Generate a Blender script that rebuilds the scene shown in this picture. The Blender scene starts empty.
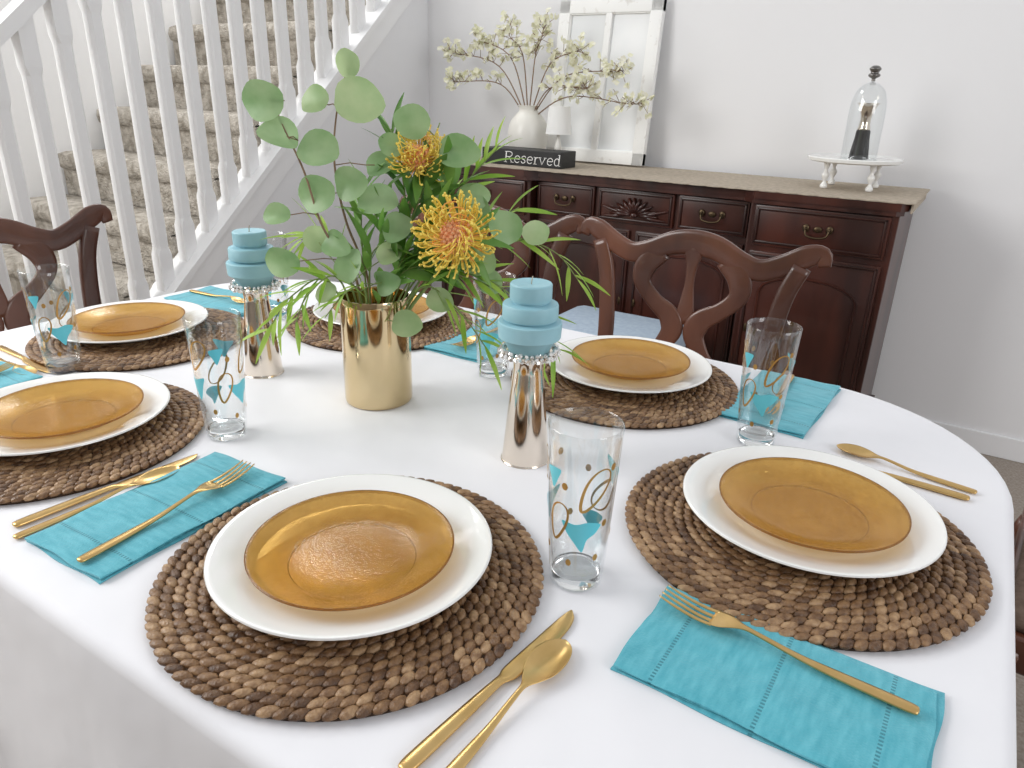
import bpy, math, random
from mathutils import Vector, Matrix
random.seed(7)
TZ=0.75
COL=bpy.context.scene.collection
# ------------------------------------------------------------------ helpers
class MB:
    def __init__(s): s.v=[]; s.f=[]; s.m=[]
    def add(s,verts,faces,mi=0,M=None):
        o=len(s.v)
        if M is not None: verts=[M@Vector(v) for v in verts]
        s.v+= [tuple(v) for v in verts]
        s.f+= [tuple(i+o for i in f) for f in faces]
        s.m+= [mi]*len(faces)
        return s
    def build(s,name,mats,smooth=True,parent=None,angle=None):
        me=bpy.data.meshes.new(name); me.from_pydata(s.v,[],s.f); 
        if not isinstance(mats,(list,tuple)): mats=[mats]
        for m in mats: me.materials.append(m)
        me.polygons.foreach_set("material_index",s.m)
        me.polygons.foreach_set("use_smooth",[smooth]*len(s.f))
        me.update()
        if smooth and angle: me.set_sharp_from_angle(angle=math.radians(angle))
        ob=bpy.data.objects.new(name,me); COL.objects.link(ob)
        if parent: ob.parent=parent
        return ob
def lathe(prof,n=64,close=False):
    V=[];F=[]
    rings=[]
    for r,z in prof:
        if r<1e-6: rings.append([len(V)]); V.append((0,0,z))
        else:
            rings.append(list(range(len(V),len(V)+n)))
            V+= [(r*math.cos(2*math.pi*i/n),r*math.sin(2*math.pi*i/n),z) for i in range(n)]
    for a,b in zip(rings,rings[1:]):
        if len(a)==1 and len(b)==1: continue
        for i in range(n):
            j=(i+1)%n
            if len(a)==1: F.append((a[0],b[j],b[i]))
            elif len(b)==1: F.append((a[i],a[j],b[0]))
            else: F.append((a[i],a[j],b[j],b[i]))
    return V,F
def smooth_prof(pts,k=4):
    return [tuple(p) for p in catmull([Vector((r,z,0)) for r,z in pts],k,True)]
def catmull(P,k=6,two=False):
    P=[Vector(p) for p in P]; out=[]
    Q=[P[0]*2-P[1]]+P+[P[-1]*2-P[-2]]
    for i in range(1,len(Q)-2):
        p0,p1,p2,p3=Q[i-1:i+3]
        for j in range(k):
            t=j/k
            out.append(.5*((2*p1)+(p2-p0)*t+(2*p0-5*p1+4*p2-p3)*t*t+(3*p1-p0-3*p2+p3)*t**3))
    out.append(P[-1])
    if two: return [(max(0,p.x),p.y) for p in out]
    return out
def tube(P,rad,n=8,flat=None,side=None,sq=1.0):
    P=[Vector(p) for p in P]; V=[];F=[]
    if not isinstance(rad,(list,tuple)): rad=[rad]*len(P)
    up=Vector(side) if side else Vector((0,0,1))
    prev=None
    for i,p in enumerate(P):
        t=(P[min(i+1,len(P)-1)]-P[max(i-1,0)])
        if t.length<1e-9: t=Vector((0,0,1))
        t.normalize()
        if side:
            a=up-t*up.dot(t); a.normalize()
        else:
            if prev is None:
                a=Vector((1,0,0)) if abs(t.x)<.9 else Vector((0,1,0))
            else: a=prev
            a=a-t*a.dot(t); a.normalize(); prev=a
        b=t.cross(a)
        fl=flat if flat else 1
        for k in range(n):
            w=2*math.pi*(k+.5)/n
            cb,sa=math.cos(w),math.sin(w)
            cb=math.copysign(abs(cb)**sq,cb); sa=math.copysign(abs(sa)**sq,sa)
            V.append(p+(b*cb+a*sa*fl)*rad[i])
    for i in range(len(P)-1):
        for k in range(n):
            j=(k+1)%n
            F.append((i*n+k,i*n+j,(i+1)*n+j,(i+1)*n+k))
    F.append(tuple(range(n))[::-1]); F.append(tuple((len(P)-1)*n+k for k in range(n)))
    return V,F
def box(x0,x1,y0,y1,z0,z1,bev=0.0):
    if bev<=0:
        V=[(x,y,z) for z in (z0,z1) for x,y in ((x0,y0),(x1,y0),(x1,y1),(x0,y1))]
        return V,[(3,2,1,0),(4,5,6,7),(0,1,5,4),(1,2,6,5),(2,3,7,6),(3,0,4,7)]
    import bmesh
    bm=bmesh.new(); bmesh.ops.create_cube(bm,size=1)
    for v in bm.verts:
        v.co=Vector(((x0+x1)/2+v.co.x*(x1-x0),(y0+y1)/2+v.co.y*(y1-y0),(z0+z1)/2+v.co.z*(z1-z0)))
    bmesh.ops.bevel(bm,geom=list(bm.edges),offset=bev,segments=2,affect='EDGES',profile=.6)
    bm.verts.index_update()
    V=[v.co.copy() for v in bm.verts]; F=[tuple(v.index for v in f.verts) for f in bm.faces]; bm.free()
    return V,F
def sphere(c,r,n=8,m=6,M=None):
    if not isinstance(r,(tuple,list)): r=(r,r,r)
    prof=[(math.sin(math.pi*i/m),-math.cos(math.pi*i/m)) for i in range(m+1)]
    V,F=lathe([(a if 0<i<m else 0,b) for i,(a,b) in enumerate(prof)],n)
    V=[Vector((v[0]*r[0],v[1]*r[1],v[2]*r[2])) for v in V]
    if M is not None: V=[M@v for v in V]
    return [v+Vector(c) for v in V],F
def empty(name,loc=(0,0,0),rz=0,parent=None):
    e=bpy.data.objects.new(name,None); e.empty_display_size=.05; e.location=loc; e.rotation_euler=(0,0,rz); COL.objects.link(e)
    if parent: e.parent=parent
    return e
def tag(o,label,cat,group=None,kind=None):
    o["label"]=label; o["category"]=cat
    if group: o["group"]=group
    if kind: o["kind"]=kind
    return o
def dup(o,loc,rz=None,label=None,parent=None):
    c=o.copy(); COL.objects.link(c)
    if parent: c.parent=parent
    else:
        c.location=loc
        if rz is not None: c.rotation_euler=(0,0,rz)
        if label: c["label"]=label
    for ch in o.children: dup(ch,None,parent=c)
    return c
# ------------------------------------------------------------------ materials
def mat(name,col,rough=.5,metal=0,col2=None,scale=20,bump=0,bscale=60,detail=4,spec=.5,coat=0,stretch=None,sheen=0,trans=0,lo=.35,hi=.65,sss=0,bdist=.002,translu=0):
    m=bpy.data.materials.new(name); m.use_nodes=True; nt=m.node_tree; b=nt.nodes["Principled BSDF"]
    b.inputs["Base Color"].default_value=(*col,1); b.inputs["Roughness"].default_value=rough; b.inputs["Metallic"].default_value=metal
    b.inputs["Specular IOR Level"].default_value=spec; b.inputs["Coat Weight"].default_value=coat
    b.inputs["Sheen Weight"].default_value=sheen; b.inputs["Transmission Weight"].default_value=trans
    if sss: b.inputs["Subsurface Weight"].default_value=sss; b.inputs["Subsurface Radius"].default_value=(.02,.02,.02)
    tc=nt.nodes.new("ShaderNodeTexCoord"); mp=nt.nodes.new("ShaderNodeMapping"); nt.links.new(tc.outputs["Object"],mp.inputs[0])
    if stretch: mp.inputs["Scale"].default_value=stretch
    r=None
    if col2:
        n=nt.nodes.new("ShaderNodeTexNoise"); n.inputs["Scale"].default_value=scale; n.inputs["Detail"].default_value=detail
        r=nt.nodes.new("ShaderNodeValToRGB"); r.color_ramp.elements[0].color=(*col,1); r.color_ramp.elements[1].color=(*col2,1)
        r.color_ramp.elements[0].position=lo; r.color_ramp.elements[1].position=hi
        nt.links.new(mp.outputs[0],n.inputs[0]); nt.links.new(n.outputs[0],r.inputs[0]); nt.links.new(r.outputs[0],b.inputs["Base Color"])
    if bump:
        n=nt.nodes.new("ShaderNodeTexNoise"); n.inputs["Scale"].default_value=bscale; n.inputs["Detail"].default_value=3
        bp=nt.nodes.new("ShaderNodeBump"); bp.inputs["Strength"].default_value=bump; bp.inputs["Distance"].default_value=bdist
        nt.links.new(mp.outputs[0],n.inputs[0]); nt.links.new(n.outputs[0],bp.inputs["Height"]); nt.links.new(bp.outputs[0],b.inputs["Normal"])
    if translu:
        t=nt.nodes.new("ShaderNodeBsdfTranslucent"); t.inputs[0].default_value=(*col2,1) if col2 else (*col,1)
        if r: nt.links.new(r.outputs[0],t.inputs[0])
        mx=nt.nodes.new("ShaderNodeMixShader"); mx.inputs[0].default_value=translu
        nt.links.new(b.outputs[0],mx.inputs[1]); nt.links.new(t.outputs[0],mx.inputs[2]); nt.links.new(mx.outputs[0],nt.nodes["Material Output"].inputs[0])
    return m
M_wall=mat("wall_paint",(.86,.86,.87),.9,bump=.1,bscale=200)
M_wallw=mat("wall_paint_bright",(.89,.89,.89),.9,bump=.1,bscale=200)
M_walls=mat("taupe_wall_paint",(.34,.31,.28),.9,bump=.1,bscale=200)
M_trim=mat("white_trim_paint",(.92,.92,.92),.4)
M_floor=mat("beige_carpet",(.30,.25,.21),.95,col2=(.40,.35,.30),scale=120,bump=1,bscale=400)
M_carpet=mat("stair_carpet",(.35,.31,.255),.95,col2=(.64,.59,.52),scale=30,bump=1,bscale=120,detail=8,bdist=.02)
M_cloth=mat("white_linen",(.78,.78,.81),.85,col2=(.82,.82,.85),scale=3,bump=.8,bscale=5,sheen=.2,bdist=.012)
M_wood=mat("mahogany",(.026,.0075,.005),.33,col2=(.075,.020,.012),scale=9,stretch=(1,1,.25),coat=.15,bump=.05)
M_woodD=mat("mahogany_dark",(.018,.005,.003),.35,col2=(.04,.010,.006),scale=9,coat=.1)
M_chair=mat("cherry_wood",(.060,.020,.011),.33,col2=(.155,.056,.030),scale=8,stretch=(1,1,.3),coat=.3)
M_seat=mat("seat_fabric",(.10,.065,.045),.9,col2=(.16,.11,.08),scale=60,bump=.4,bscale=300)
M_blue=mat("pale_blue_fabric",(.42,.52,.64),.9,col2=(.5,.60,.70),scale=60,bump=.4,bscale=300)
M_porc=mat("white_porcelain",(.88,.88,.86),.12,coat=.5)
M_gold=mat("brushed_gold",(.64,.42,.16),.3,1,col2=(.74,.51,.22),scale=30)
M_vase=mat("champagne_metal",(.66,.51,.29),.09,1,col2=(.72,.58,.36),scale=6,bump=.05,bscale=25)
M_silver=mat("warm_silver_metal",(.78,.70,.61),.10,1)
M_cryst=mat("crystal",(.90,.89,.87),.06,.7)
M_candle=mat("turquoise_wax",(.29,.53,.61),.5,col2=(.33,.57,.65),scale=30,sss=.05)
M_wick=mat("wick",(.5,.45,.35),.8)
M_turq=mat("turquoise_print",(.14,.62,.74),.35)
M_gprint=mat("gold_print",(.50,.29,.08),.35,.5)
M_brass=mat("antique_brass",(.10,.07,.04),.4,.9)
M_straw=[mat("woven_fibre_%s"%n,c,.38,col2=c2,scale=110,bump=.7,bscale=420) for n,c,c2 in
 (("dark",(.065,.028,.011),(.16,.082,.036)),("brown",(.13,.063,.026),(.29,.165,.078)),("tan",(.22,.12,.056),(.44,.28,.15)),("deep",(.10,.048,.02),(.23,.125,.056)))]
M_strawbase=mat("mat_backing",(.045,.022,.01),.9)
M_euc=mat("eucalyptus_leaf",(.24,.42,.18),.42,col2=(.40,.56,.30),scale=18,translu=.4)
M_euc2=mat("eucalyptus_leaf_light",(.50,.62,.34),.42,col2=(.34,.51,.23),scale=18,translu=.45)
M_wil=mat("narrow_leaf",(.22,.43,.04),.45,col2=(.42,.60,.11),scale=15,translu=.35)
M_dk=mat("dark_leaf",(.06,.17,.03),.4,col2=(.14,.28,.05),scale=15,translu=.25)
M_mid=mat("broad_green_leaf",(.12,.29,.05),.42,col2=(.24,.43,.09),scale=15,translu=.3)
M_stem=mat("green_stem",(.20,.27,.08),.6)
M_stemb=mat("brown_stem",(.25,.16,.10),.7)
M_po=mat("protea_orange",(1.0,.48,.09),.5,col2=(1.0,.60,.17),scale=40,translu=.25)
M_py=mat("protea_yellow",(1.0,.82,.18),.5,translu=.25)
M_core=mat("protea_core",(.95,.40,.18),.7,col2=(.96,.56,.34),scale=90)
M_black=mat("black_paint",(.012,.012,.013),.5)
M_white=mat("chipped_white_paint",(.90,.90,.88),.5,col2=(.70,.68,.64),scale=30,lo=.60,hi=.74)
M_pane=mat("pale_pane",(.76,.78,.79),.35,col2=(.82,.83,.83),scale=5)
M_letter=mat("white_lettering",(.85,.85,.83),.6)
M_run=mat("beige_linen",(.37,.31,.24),.9,col2=(.50,.43,.34),scale=60,bump=.5,bscale=500)
M_blos=mat("blossom_petal",(.92,.90,.80),.6,col2=(.80,.80,.56),scale=60,translu=.25)
M_ceram=mat("cream_ceramic",(.82,.80,.74),.35)
M_shade=mat("lamp_shade_fabric",(.87,.87,.85),.8)
def glassy(name,tint,gloss=.05,edge=.5,rough=.02):
    m=bpy.data.materials.new(name); m.use_nodes=True; nt=m.node_tree; nt.nodes.clear()
    o=nt.nodes.new("ShaderNodeOutputMaterial"); tr=nt.nodes.new("ShaderNodeBsdfTransparent"); tr.inputs[0].default_value=(*tint,1)
    g=nt.nodes.new("ShaderNodeBsdfGlossy"); g.inputs["Roughness"].default_value=rough; g.inputs[0].default_value=(.95,.96,.97,1)
    lw=nt.nodes.new("ShaderNodeLayerWeight"); lw.inputs[0].default_value=edge
    mr=nt.nodes.new("ShaderNodeMapRange"); mr.inputs[3].default_value=gloss; mr.inputs[4].default_value=.85
    pw=nt.nodes.new("ShaderNodeMath"); pw.operation='POWER'; pw.inputs[1].default_value=3.0
    nt.links.new(lw.outputs["Facing"],pw.inputs[0]); nt.links.new(pw.outputs[0],mr.inputs[0])
    mx=nt.nodes.new("ShaderNodeMixShader"); nt.links.new(mr.outputs[0],mx.inputs[0]); nt.links.new(tr.outputs[0],mx.inputs[1]); nt.links.new(g.outputs[0],mx.inputs[2]); nt.links.new(mx.outputs[0],o.inputs[0])
    return m
M_glass=glassy("clear_glass",(.975,.982,.982))
M_gbase=mat("thick_clear_glass",(.97,.98,.98),.02,trans=1)
def ambermat(name,c1,c2,tint,fac,rough=.16):
    m=bpy.data.materials.new(name); m.use_nodes=True; nt=m.node_tree; b=nt.nodes["Principled BSDF"]; o=nt.nodes["Material Output"]
    b.inputs["Roughness"].default_value=rough; b.inputs["Coat Weight"].default_value=.4; b.inputs["Coat Roughness"].default_value=.10
    tc=nt.nodes.new("ShaderNodeTexCoord")
    vo=nt.nodes.new("ShaderNodeTexVoronoi"); vo.inputs["Scale"].default_value=300; nt.links.new(tc.outputs["Object"],vo.inputs[0])
    no=nt.nodes.new("ShaderNodeTexNoise"); no.inputs["Scale"].default_value=42; no.inputs["Detail"].default_value=6; nt.links.new(tc.outputs["Object"],no.inputs[0])
    mm=nt.nodes.new("ShaderNodeMix"); mm.data_type='FLOAT'; mm.inputs[0].default_value=.6
    sp=nt.nodes.new("ShaderNodeSeparateColor"); nt.links.new(vo.outputs["Color"],sp.inputs[0])
    nt.links.new(sp.outputs[0],mm.inputs[2]); nt.links.new(no.outputs[0],mm.inputs[3])
    r=nt.nodes.new("ShaderNodeValToRGB"); r.color_ramp.elements[0].color=(*c1,1); r.color_ramp.elements[1].color=(*c2,1)
    r.color_ramp.elements[0].position=.25; r.color_ramp.elements[1].position=.75
    nt.links.new(mm.outputs[0],r.inputs[0]); nt.links.new(r.outputs[0],b.inputs["Base Color"])
    ad=nt.nodes.new("ShaderNodeMath"); ad.operation='MULTIPLY_ADD'; ad.inputs[1].default_value=3.; nt.links.new(no.outputs[0],ad.inputs[0]); nt.links.new(vo.outputs["Distance"],ad.inputs[2])
    bp=nt.nodes.new("ShaderNodeBump"); bp.inputs["Strength"].default_value=.16; bp.inputs["Distance"].default_value=.0008
    nt.links.new(ad.outputs[0],bp.inputs["Height"]); nt.links.new(bp.outputs[0],b.inputs["Normal"])
    nt.links.new(bp.outputs[0],b.inputs["Coat Normal"])
    tr=nt.nodes.new("ShaderNodeBsdfTransparent"); tr.inputs[0].default_value=(*tint,1)
    mx=nt.nodes.new("ShaderNodeMixShader"); mx.inputs[0].default_value=fac
    nt.links.new(tr.outputs[0],mx.inputs[1]); nt.links.new(b.outputs[0],mx.inputs[2]); nt.links.new(mx.outputs[0],o.inputs[0])
    return m
M_amber=ambermat("amber_glass",(.33,.18,.03),(.56,.34,.08),(.95,.76,.42),.42)
M_amberR=ambermat("amber_glass_rim",(.14,.07,.010),(.22,.12,.022),(.78,.47,.15),.55)
def napmat():
    m=bpy.data.materials.new("turquoise_linen"); m.use_nodes=True; nt=m.node_tree; b=nt.nodes["Principled BSDF"]
    b.inputs["Roughness"].default_value=.8; b.inputs["Sheen Weight"].default_value=.3
    tc=nt.nodes.new("ShaderNodeTexCoord"); sx=nt.nodes.new("ShaderNodeSeparateXYZ"); nt.links.new(tc.outputs["Object"],sx.inputs[0])
    def mth(op,a,bv=None):
        n=nt.nodes.new("ShaderNodeMath"); n.operation=op
        for i,q in enumerate((a,bv)):
            if q is None: continue
            if isinstance(q,(int,float)): n.inputs[i].default_value=q
            else: nt.links.new(q,n.inputs[i])
        return n.outputs[0]
    tot=None
    for axis,pos,other in (("X",-.085,"Y"),("X",.0,"Y"),("X",.085,"Y")):
        d=mth('ABSOLUTE',mth('SUBTRACT',sx.outputs[axis],pos)); ln=mth('LESS_THAN',d,.0018)
        dots=mth('GREATER_THAN',mth('FRACT',mth('MULTIPLY',sx.outputs[other],260)),.45)
        k=mth('MULTIPLY',ln,dots); tot=k if tot is None else mth('MAXIMUM',tot,k)
    mp=nt.nodes.new("ShaderNodeMapping"); mp.inputs["Scale"].default_value=(1,.25,1); nt.links.new(tc.outputs["Object"],mp.inputs[0])
    n=nt.nodes.new("ShaderNodeTexNoise"); n.inputs["Scale"].default_value=160; n.inputs["Detail"].default_value=5; nt.links.new(mp.outputs[0],n.inputs[0])
    r=nt.nodes.new("ShaderNodeValToRGB"); r.color_ramp.elements[0].color=(.05,.35,.44,1); r.color_ramp.elements[1].color=(.11,.46,.55,1)
    r.color_ramp.elements[0].position=.3; r.color_ramp.elements[1].position=.7
    nt.links.new(n.outputs[0],r.inputs[0])
    mx=nt.nodes.new("ShaderNodeMix"); mx.data_type='RGBA'; nt.links.new(tot,mx.inputs[0]); nt.links.new(r.outputs[0],mx.inputs[6]); mx.inputs[7].default_value=(.025,.22,.28,1)
    nt.links.new(mx.outputs[2],b.inputs["Base Color"])
    w=nt.nodes.new("ShaderNodeTexNoise"); w.inputs["Scale"].default_value=500; nt.links.new(tc.outputs["Object"],w.inputs[0])
    w2=nt.nodes.new("ShaderNodeTexNoise"); w2.inputs["Scale"].default_value=22; nt.links.new(tc.outputs["Object"],w2.inputs[0])
    hh=mth('ADD',mth('SUBTRACT',w.outputs[0],mth('MULTIPLY',tot,2.)),mth('MULTIPLY',w2.outputs[0],5.))
    bp=nt.nodes.new("ShaderNodeBump"); bp.inputs["Strength"].default_value=.6; bp.inputs["Distance"].default_value=.001
    nt.links.new(hh,bp.inputs["Height"]); nt.links.new(bp.outputs[0],b.inputs["Normal"])
    return m
M_nap=napmat()
# ------------------------------------------------------------------ room
def struct(name,V,F,m,label,smooth=False):
    o=MB().add(V,F).build(name,m,smooth); o["kind"]="structure"; o["label"]=label; return o
WN=3.0; US=-2.40
struct("floor",*box(-3.7,3.0,-2.5,4.4,-.05,0),M_floor,"beige carpeted floor of the dining room")
struct("wall_north",*box(US,2.9,WN,WN+.12,0,2.7),M_wall,"pale painted wall behind the sideboard")
struct("wall_east",*box(2.9,3.0,-2.5,WN+.12,0,2.7),M_wall,"unseen pale side wall added to dim sideways reflections")  # out of view; added so metal reflects less open sky sideways
struct("wall_south",*box(-3.6,2.9,-2.5,-2.4,0,2.4),M_walls,"unseen taupe wall across the room, added to darken reflections")  # out of view; added dark so the metal vase reflects some contrast
struct("wall_west",*box(-3.72,-3.6,-2.5,4.4,0,3.6),M_wallw,"white wall beyond the stairs")
struct("wall_stairwell",*box(-3.6,US,4.28,4.4,0,3.6),M_wallw,"white wall at the top of the stairs")
struct("trim_1",*box(US-.1,US,WN+.12,4.28,0,3.6),M_wallw,"white stairwell side wall")
struct("baseboard_north",*box(-.1,2.9,WN-.010,WN,0,.085,.004),M_wall,"pale painted baseboard along the wall")
SL=.87
zU=lambda v:.479+SL*(v-1.47)
v0=1.47-.479/SL
lo=.12
vA=v0+lo/SL
def prism(poly,x0,x1):
    n=len(poly); V=[(x0,y,z) for y,z in poly]+[(x1,y,z) for y,z in poly]
    F=[tuple(range(n))[::-1],tuple(range(n,2*n))]+[(i,(i+1)%n,n+(i+1)%n,n+i) for i in range(n)]
    return V,F
struct("wall_stair",*prism([(vA,0),(WN,0),(WN,zU(WN)-lo)],US-.08,US),M_wall,"pale wall below the stairs")
stair=tag(empty("staircase",(-3.0,v0,0)),"carpeted staircase with beige-grey pile and white balustrade","staircase")
run=.215; rise=run*SL
i=0
while v0+(i+1)*run<4.2:
    a=v0+i*run+.02; zt=(i+1)*rise-.03
    mbs=MB().add(*box(-.58,.5,a-v0,a+run+.01-v0,max(0,zt-rise-.01),zt-.02,.01))
    mbs.add(*box(-.58,.5,a-.028-v0,a+run+.01-v0,zt-.08,zt,.037))
    mbs.build("step",M_carpet,True,stair)
    i+=1
MB().add(*prism([(0,0),(vA-v0,0),(WN-v0,zU(WN)-lo),(WN-v0,zU(WN)),(-.0,.0)],.505,.612)).build("skirt_board",M_trim,False,stair)
MB().add(*prism([(.02,0),(WN-v0,zU(WN)-.02),(WN-v0,zU(WN)+.005),(-.01,0.005)],.495,.63)).build("skirt_cap",M_trim,False,stair)
rail=empty("railing",(US-.04+3.0,0,0),parent=stair)
zR=lambda v:1.335+SL*(v-1.109)
MB().add(*prism([(-.1,zR(v0-.1)-.05),(WN-v0,zR(WN)-.05),(WN-v0,zR(WN)),(-.1,zR(v0-.1))],-.035,.035)).build("handrail",M_trim,False,rail)
v=v0+.06
while v<WN-.04:
    zb0,zt0=zU(v)-.02,zR(v)-.03
    b=MB()
    hw=.0245
    def octa(h,ch,z): return [(h-ch,-h,z),(h,-h+ch,z),(h,h-ch,z),(h-ch,h,z),(-h+ch,h,z),(-h,h-ch,z),(-h,-h+ch,z),(-h+ch,-h,z)]
    lv=[octa(hw,.001,zb0),octa(hw,.001,zb0+.14),octa(hw-.002,.009,zb0+.165),octa(hw-.002,.009,zt0-.165),octa(hw,.001,zt0-.14),octa(hw,.001,zt0)]
    V=[(x,y+v-v0,z) for l in lv for x,y,z in l]; F=[]
    for q in range(len(lv)-1):
        for k in range(8): F.append((q*8+k,q*8+(k+1)%8,(q+1)*8+(k+1)%8,(q+1)*8+k))
    b.add(V,F); b.build("baluster",M_trim,False,rail)
    v+=.106
# ------------------------------------------------------------------ table + cloth
X0,X1,Y0,Y1,RC=-1.56,.118,.232,1.30,.30
def outline(inset=0,n=14,m=22):
    pts=[];r=RC-inset
    cs=[(X1-RC,Y1-RC,0),(X0+RC,Y1-RC,90),(X0+RC,Y0+RC,180),(X1-RC,Y0+RC,270)]
    for k,(cx,cy,a0) in enumerate(cs):
        for j in range(n+1):
            a=math.radians(a0+90*j/n); pts.append((cx+r*math.cos(a),cy+r*math.sin(a)))
        nx,ny,na=cs[(k+1)%4]
        a=math.radians(a0+90); p=(cx+r*math.cos(a),cy+r*math.sin(a)); q=(nx+r*math.cos(a),ny+r*math.sin(a))
        for j in range(1,m): pts.append((p[0]+(q[0]-p[0])*j/m,p[1]+(q[1]-p[1])*j/m))
    return pts
tb=tag(empty("dining_table",((X0+X1)/2,(Y0+Y1)/2,0)),"wooden dining table hidden under a white tablecloth","table")
cx,cy=(X0+X1)/2,(Y0+Y1)/2
ol=[(x-cx,y-cy) for x,y in outline(.012)]
n=len(ol)
MB().add([(x,y,TZ-.035) for x,y in ol]+[(x,y,TZ-.006) for x,y in ol],[tuple(range(n))[::-1],tuple(range(n,2*n))]+[(i,(i+1)%n,n+(i+1)%n,n+i) for i in range(n)]).build("tabletop",M_chair,False,tb)
for sx in (-1,1):
    for sy in (-1,1):
        V,F=lathe(smooth_prof([(0.001,0),(.03,0),(.034,.03),(.024,.08),(.02,.12),(.028,.4),(.034,.55),(.03,.62),(.04,.64),(.04,.715),(0.001,.715)],3),16)
        MB().add(V,F,M=Matrix.Translation((sx*.55,sy*.3,0))).build("leg",M_chair,True,tb)
mb=MB()
o0=outline(); n=len(o0)
L=[0]
for i in range(1,n): L.append(L[-1]+math.dist(o0[i],o0[i-1]))
tot=L[-1]+math.dist(o0[0],o0[-1])
nrm=[]
for i in range(n):
    a=o0[i-1];b=o0[(i+1)%n]; t=Vector((b[0]-a[0],b[1]-a[1])).normalized(); nrm.append((t.y,-t.x))
rings=[]
def ring(fn):
    idx=[]
    for i in range(n):
        idx.append(len(mb.v)); mb.v.append(fn(i))
    rings.append(idx)
for ins in (.25,.1,.03): 
    oi=outline(ins); ring(lambda i,oi=oi:(oi[i][0],oi[i][1],TZ))
for a in (0,22,45,68,90):
    r=.014; ar=math.radians(a)
    ring(lambda i,r=r,ar=ar:(o0[i][0]+nrm[i][0]*(-r+r*math.sin(ar)),o0[i][1]+nrm[i][1]*(-r+r*math.sin(ar)),TZ-r+r*math.cos(ar)))
def zb(i):
    y=o0[i][1]; t=min(1,max(0,(y-.25)/.35)); t=t*t*(3-2*t); return .20*(1-t)+.49*t
for k in range(1,15):
    f=k/14
    def fn(i,f=f):
        z=TZ-.014+(zb(i)-(TZ-.014))*f
        s=2*math.pi*L[i]/tot
        w=.006*math.sin(s*23+1)+.009*math.sin(s*14+.4*math.sin(s*5))+.005*math.sin(s*41)
        d=(w+.012)*f**1.0*(1+.8*f)
        return (o0[i][0]+nrm[i][0]*d,o0[i][1]+nrm[i][1]*d,z)
    ring(fn)
for a,b in zip(rings,rings[1:]):
    for i in range(n):
        j=(i+1)%n; mb.f.append((a[i],b[i],b[j],a[j])); mb.m.append(0)
mb.f.append(tuple(rings[0])); mb.m.append(0)
cloth=mb.build("tablecloth",M_cloth,True)
tag(cloth,"smooth white tablecloth draped over the rounded dining table","tablecloth")
# ------------------------------------------------------------------ placemats
mb=MB(); mb.add(*lathe([(0,0),(.186,0),(.187,.004),(.183,.0065),(0,.0065)],64),4)
pitch=.0110; r=.185
random.seed(3)
k=0
while r>.006:
    cnt=max(5,int(2*math.pi*r/.0125)); ph=random.random()*6; k+=1
    for j in range(cnt):
        a=ph+2*math.pi*j/cnt
        M=Matrix.Translation((r*math.cos(a),r*math.sin(a),.0066))@Matrix.Rotation(a+math.pi/2+math.radians(32+random.uniform(-4,4)),4,'Z')
        V,F=sphere((0,0,0),(.0094*random.uniform(.96,1.04),.0052*random.uniform(.94,1.05),.0035*random.uniform(.93,1.07)),9,6)
        mb.add(V,F,random.choice((0,1,1,3,2,2,1)),M)
    r-=pitch
mb.v=[(a,b,max(c,0)) for a,b,c in mb.v]
pm=mb.build("placemat",M_straw+[M_strawbase],True)
tag(pm,"round brown woven fibre placemat under a white plate","placemat","woven placemats on the table")
mats=[(-.4525,.434),(-.0966,.768),(-.452,1.079),(-1.0055,.430),(-1.302,.742),(-1.005,1.085)]
plats=[(-.460,.442),(-.093,.797),(-.455,1.106),(-1.0215,.446),(-1.337,.7415),(-1.015,1.10)]
ambs=[(-.4535,.434),(-.089,.790),(-.454,1.110),(-1.0115,.4457),(-1.333,.736),(-1.01,1.097)]
pm.location=(*mats[0],TZ)
for i,p in enumerate(mats[1:]): dup(pm,(*p,TZ),i*1.1+.6)
wp=MB().add(*lathe(smooth_prof([(0,.003),(.08,.003),(.085,0),(.09,.003),(.125,.0135),(.1392,.0185),(.1402,.020),(.138,.0212),(.122,.0165),(.100,.0095),(.088,.0078),(.05,.0078),(0,.0078)],3),96)).build("dinner_plate",M_porc)
tag(wp,"white porcelain dinner plate on a woven placemat","plate","white dinner plates")
wp.location=(*plats[0],TZ+.0105)
for p in plats[1:]: dup(wp,(*p,TZ+.0105))
pf=smooth_prof([(0,.002),(.058,.002),(.062,0),(.067,.003),(.085,.0105),(.0995,.0165),(.1012,.018),(.0998,.0195),(.083,.0138),(.070,.0095),(.055,.0070),(.03,.0058),(0,.0055)],3)
am=MB(); V,F=lathe(pf,96); am.add(V,F)
for fi,f in enumerate(am.f):
    rr=sum(math.hypot(am.v[i][0],am.v[i][1]) for i in f)/len(f)
    if rr>.0993: am.m[fi]=1
ap=am.build("salad_plate",[M_amber,M_amberR])
tag(ap,"translucent amber glass salad plate on a white plate","plate","amber salad plates")
ap.location=(*ambs[0],TZ+.0188)
for p in ambs[1:]: dup(ap,(*p,TZ+.0188),random.random()*6)
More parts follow.
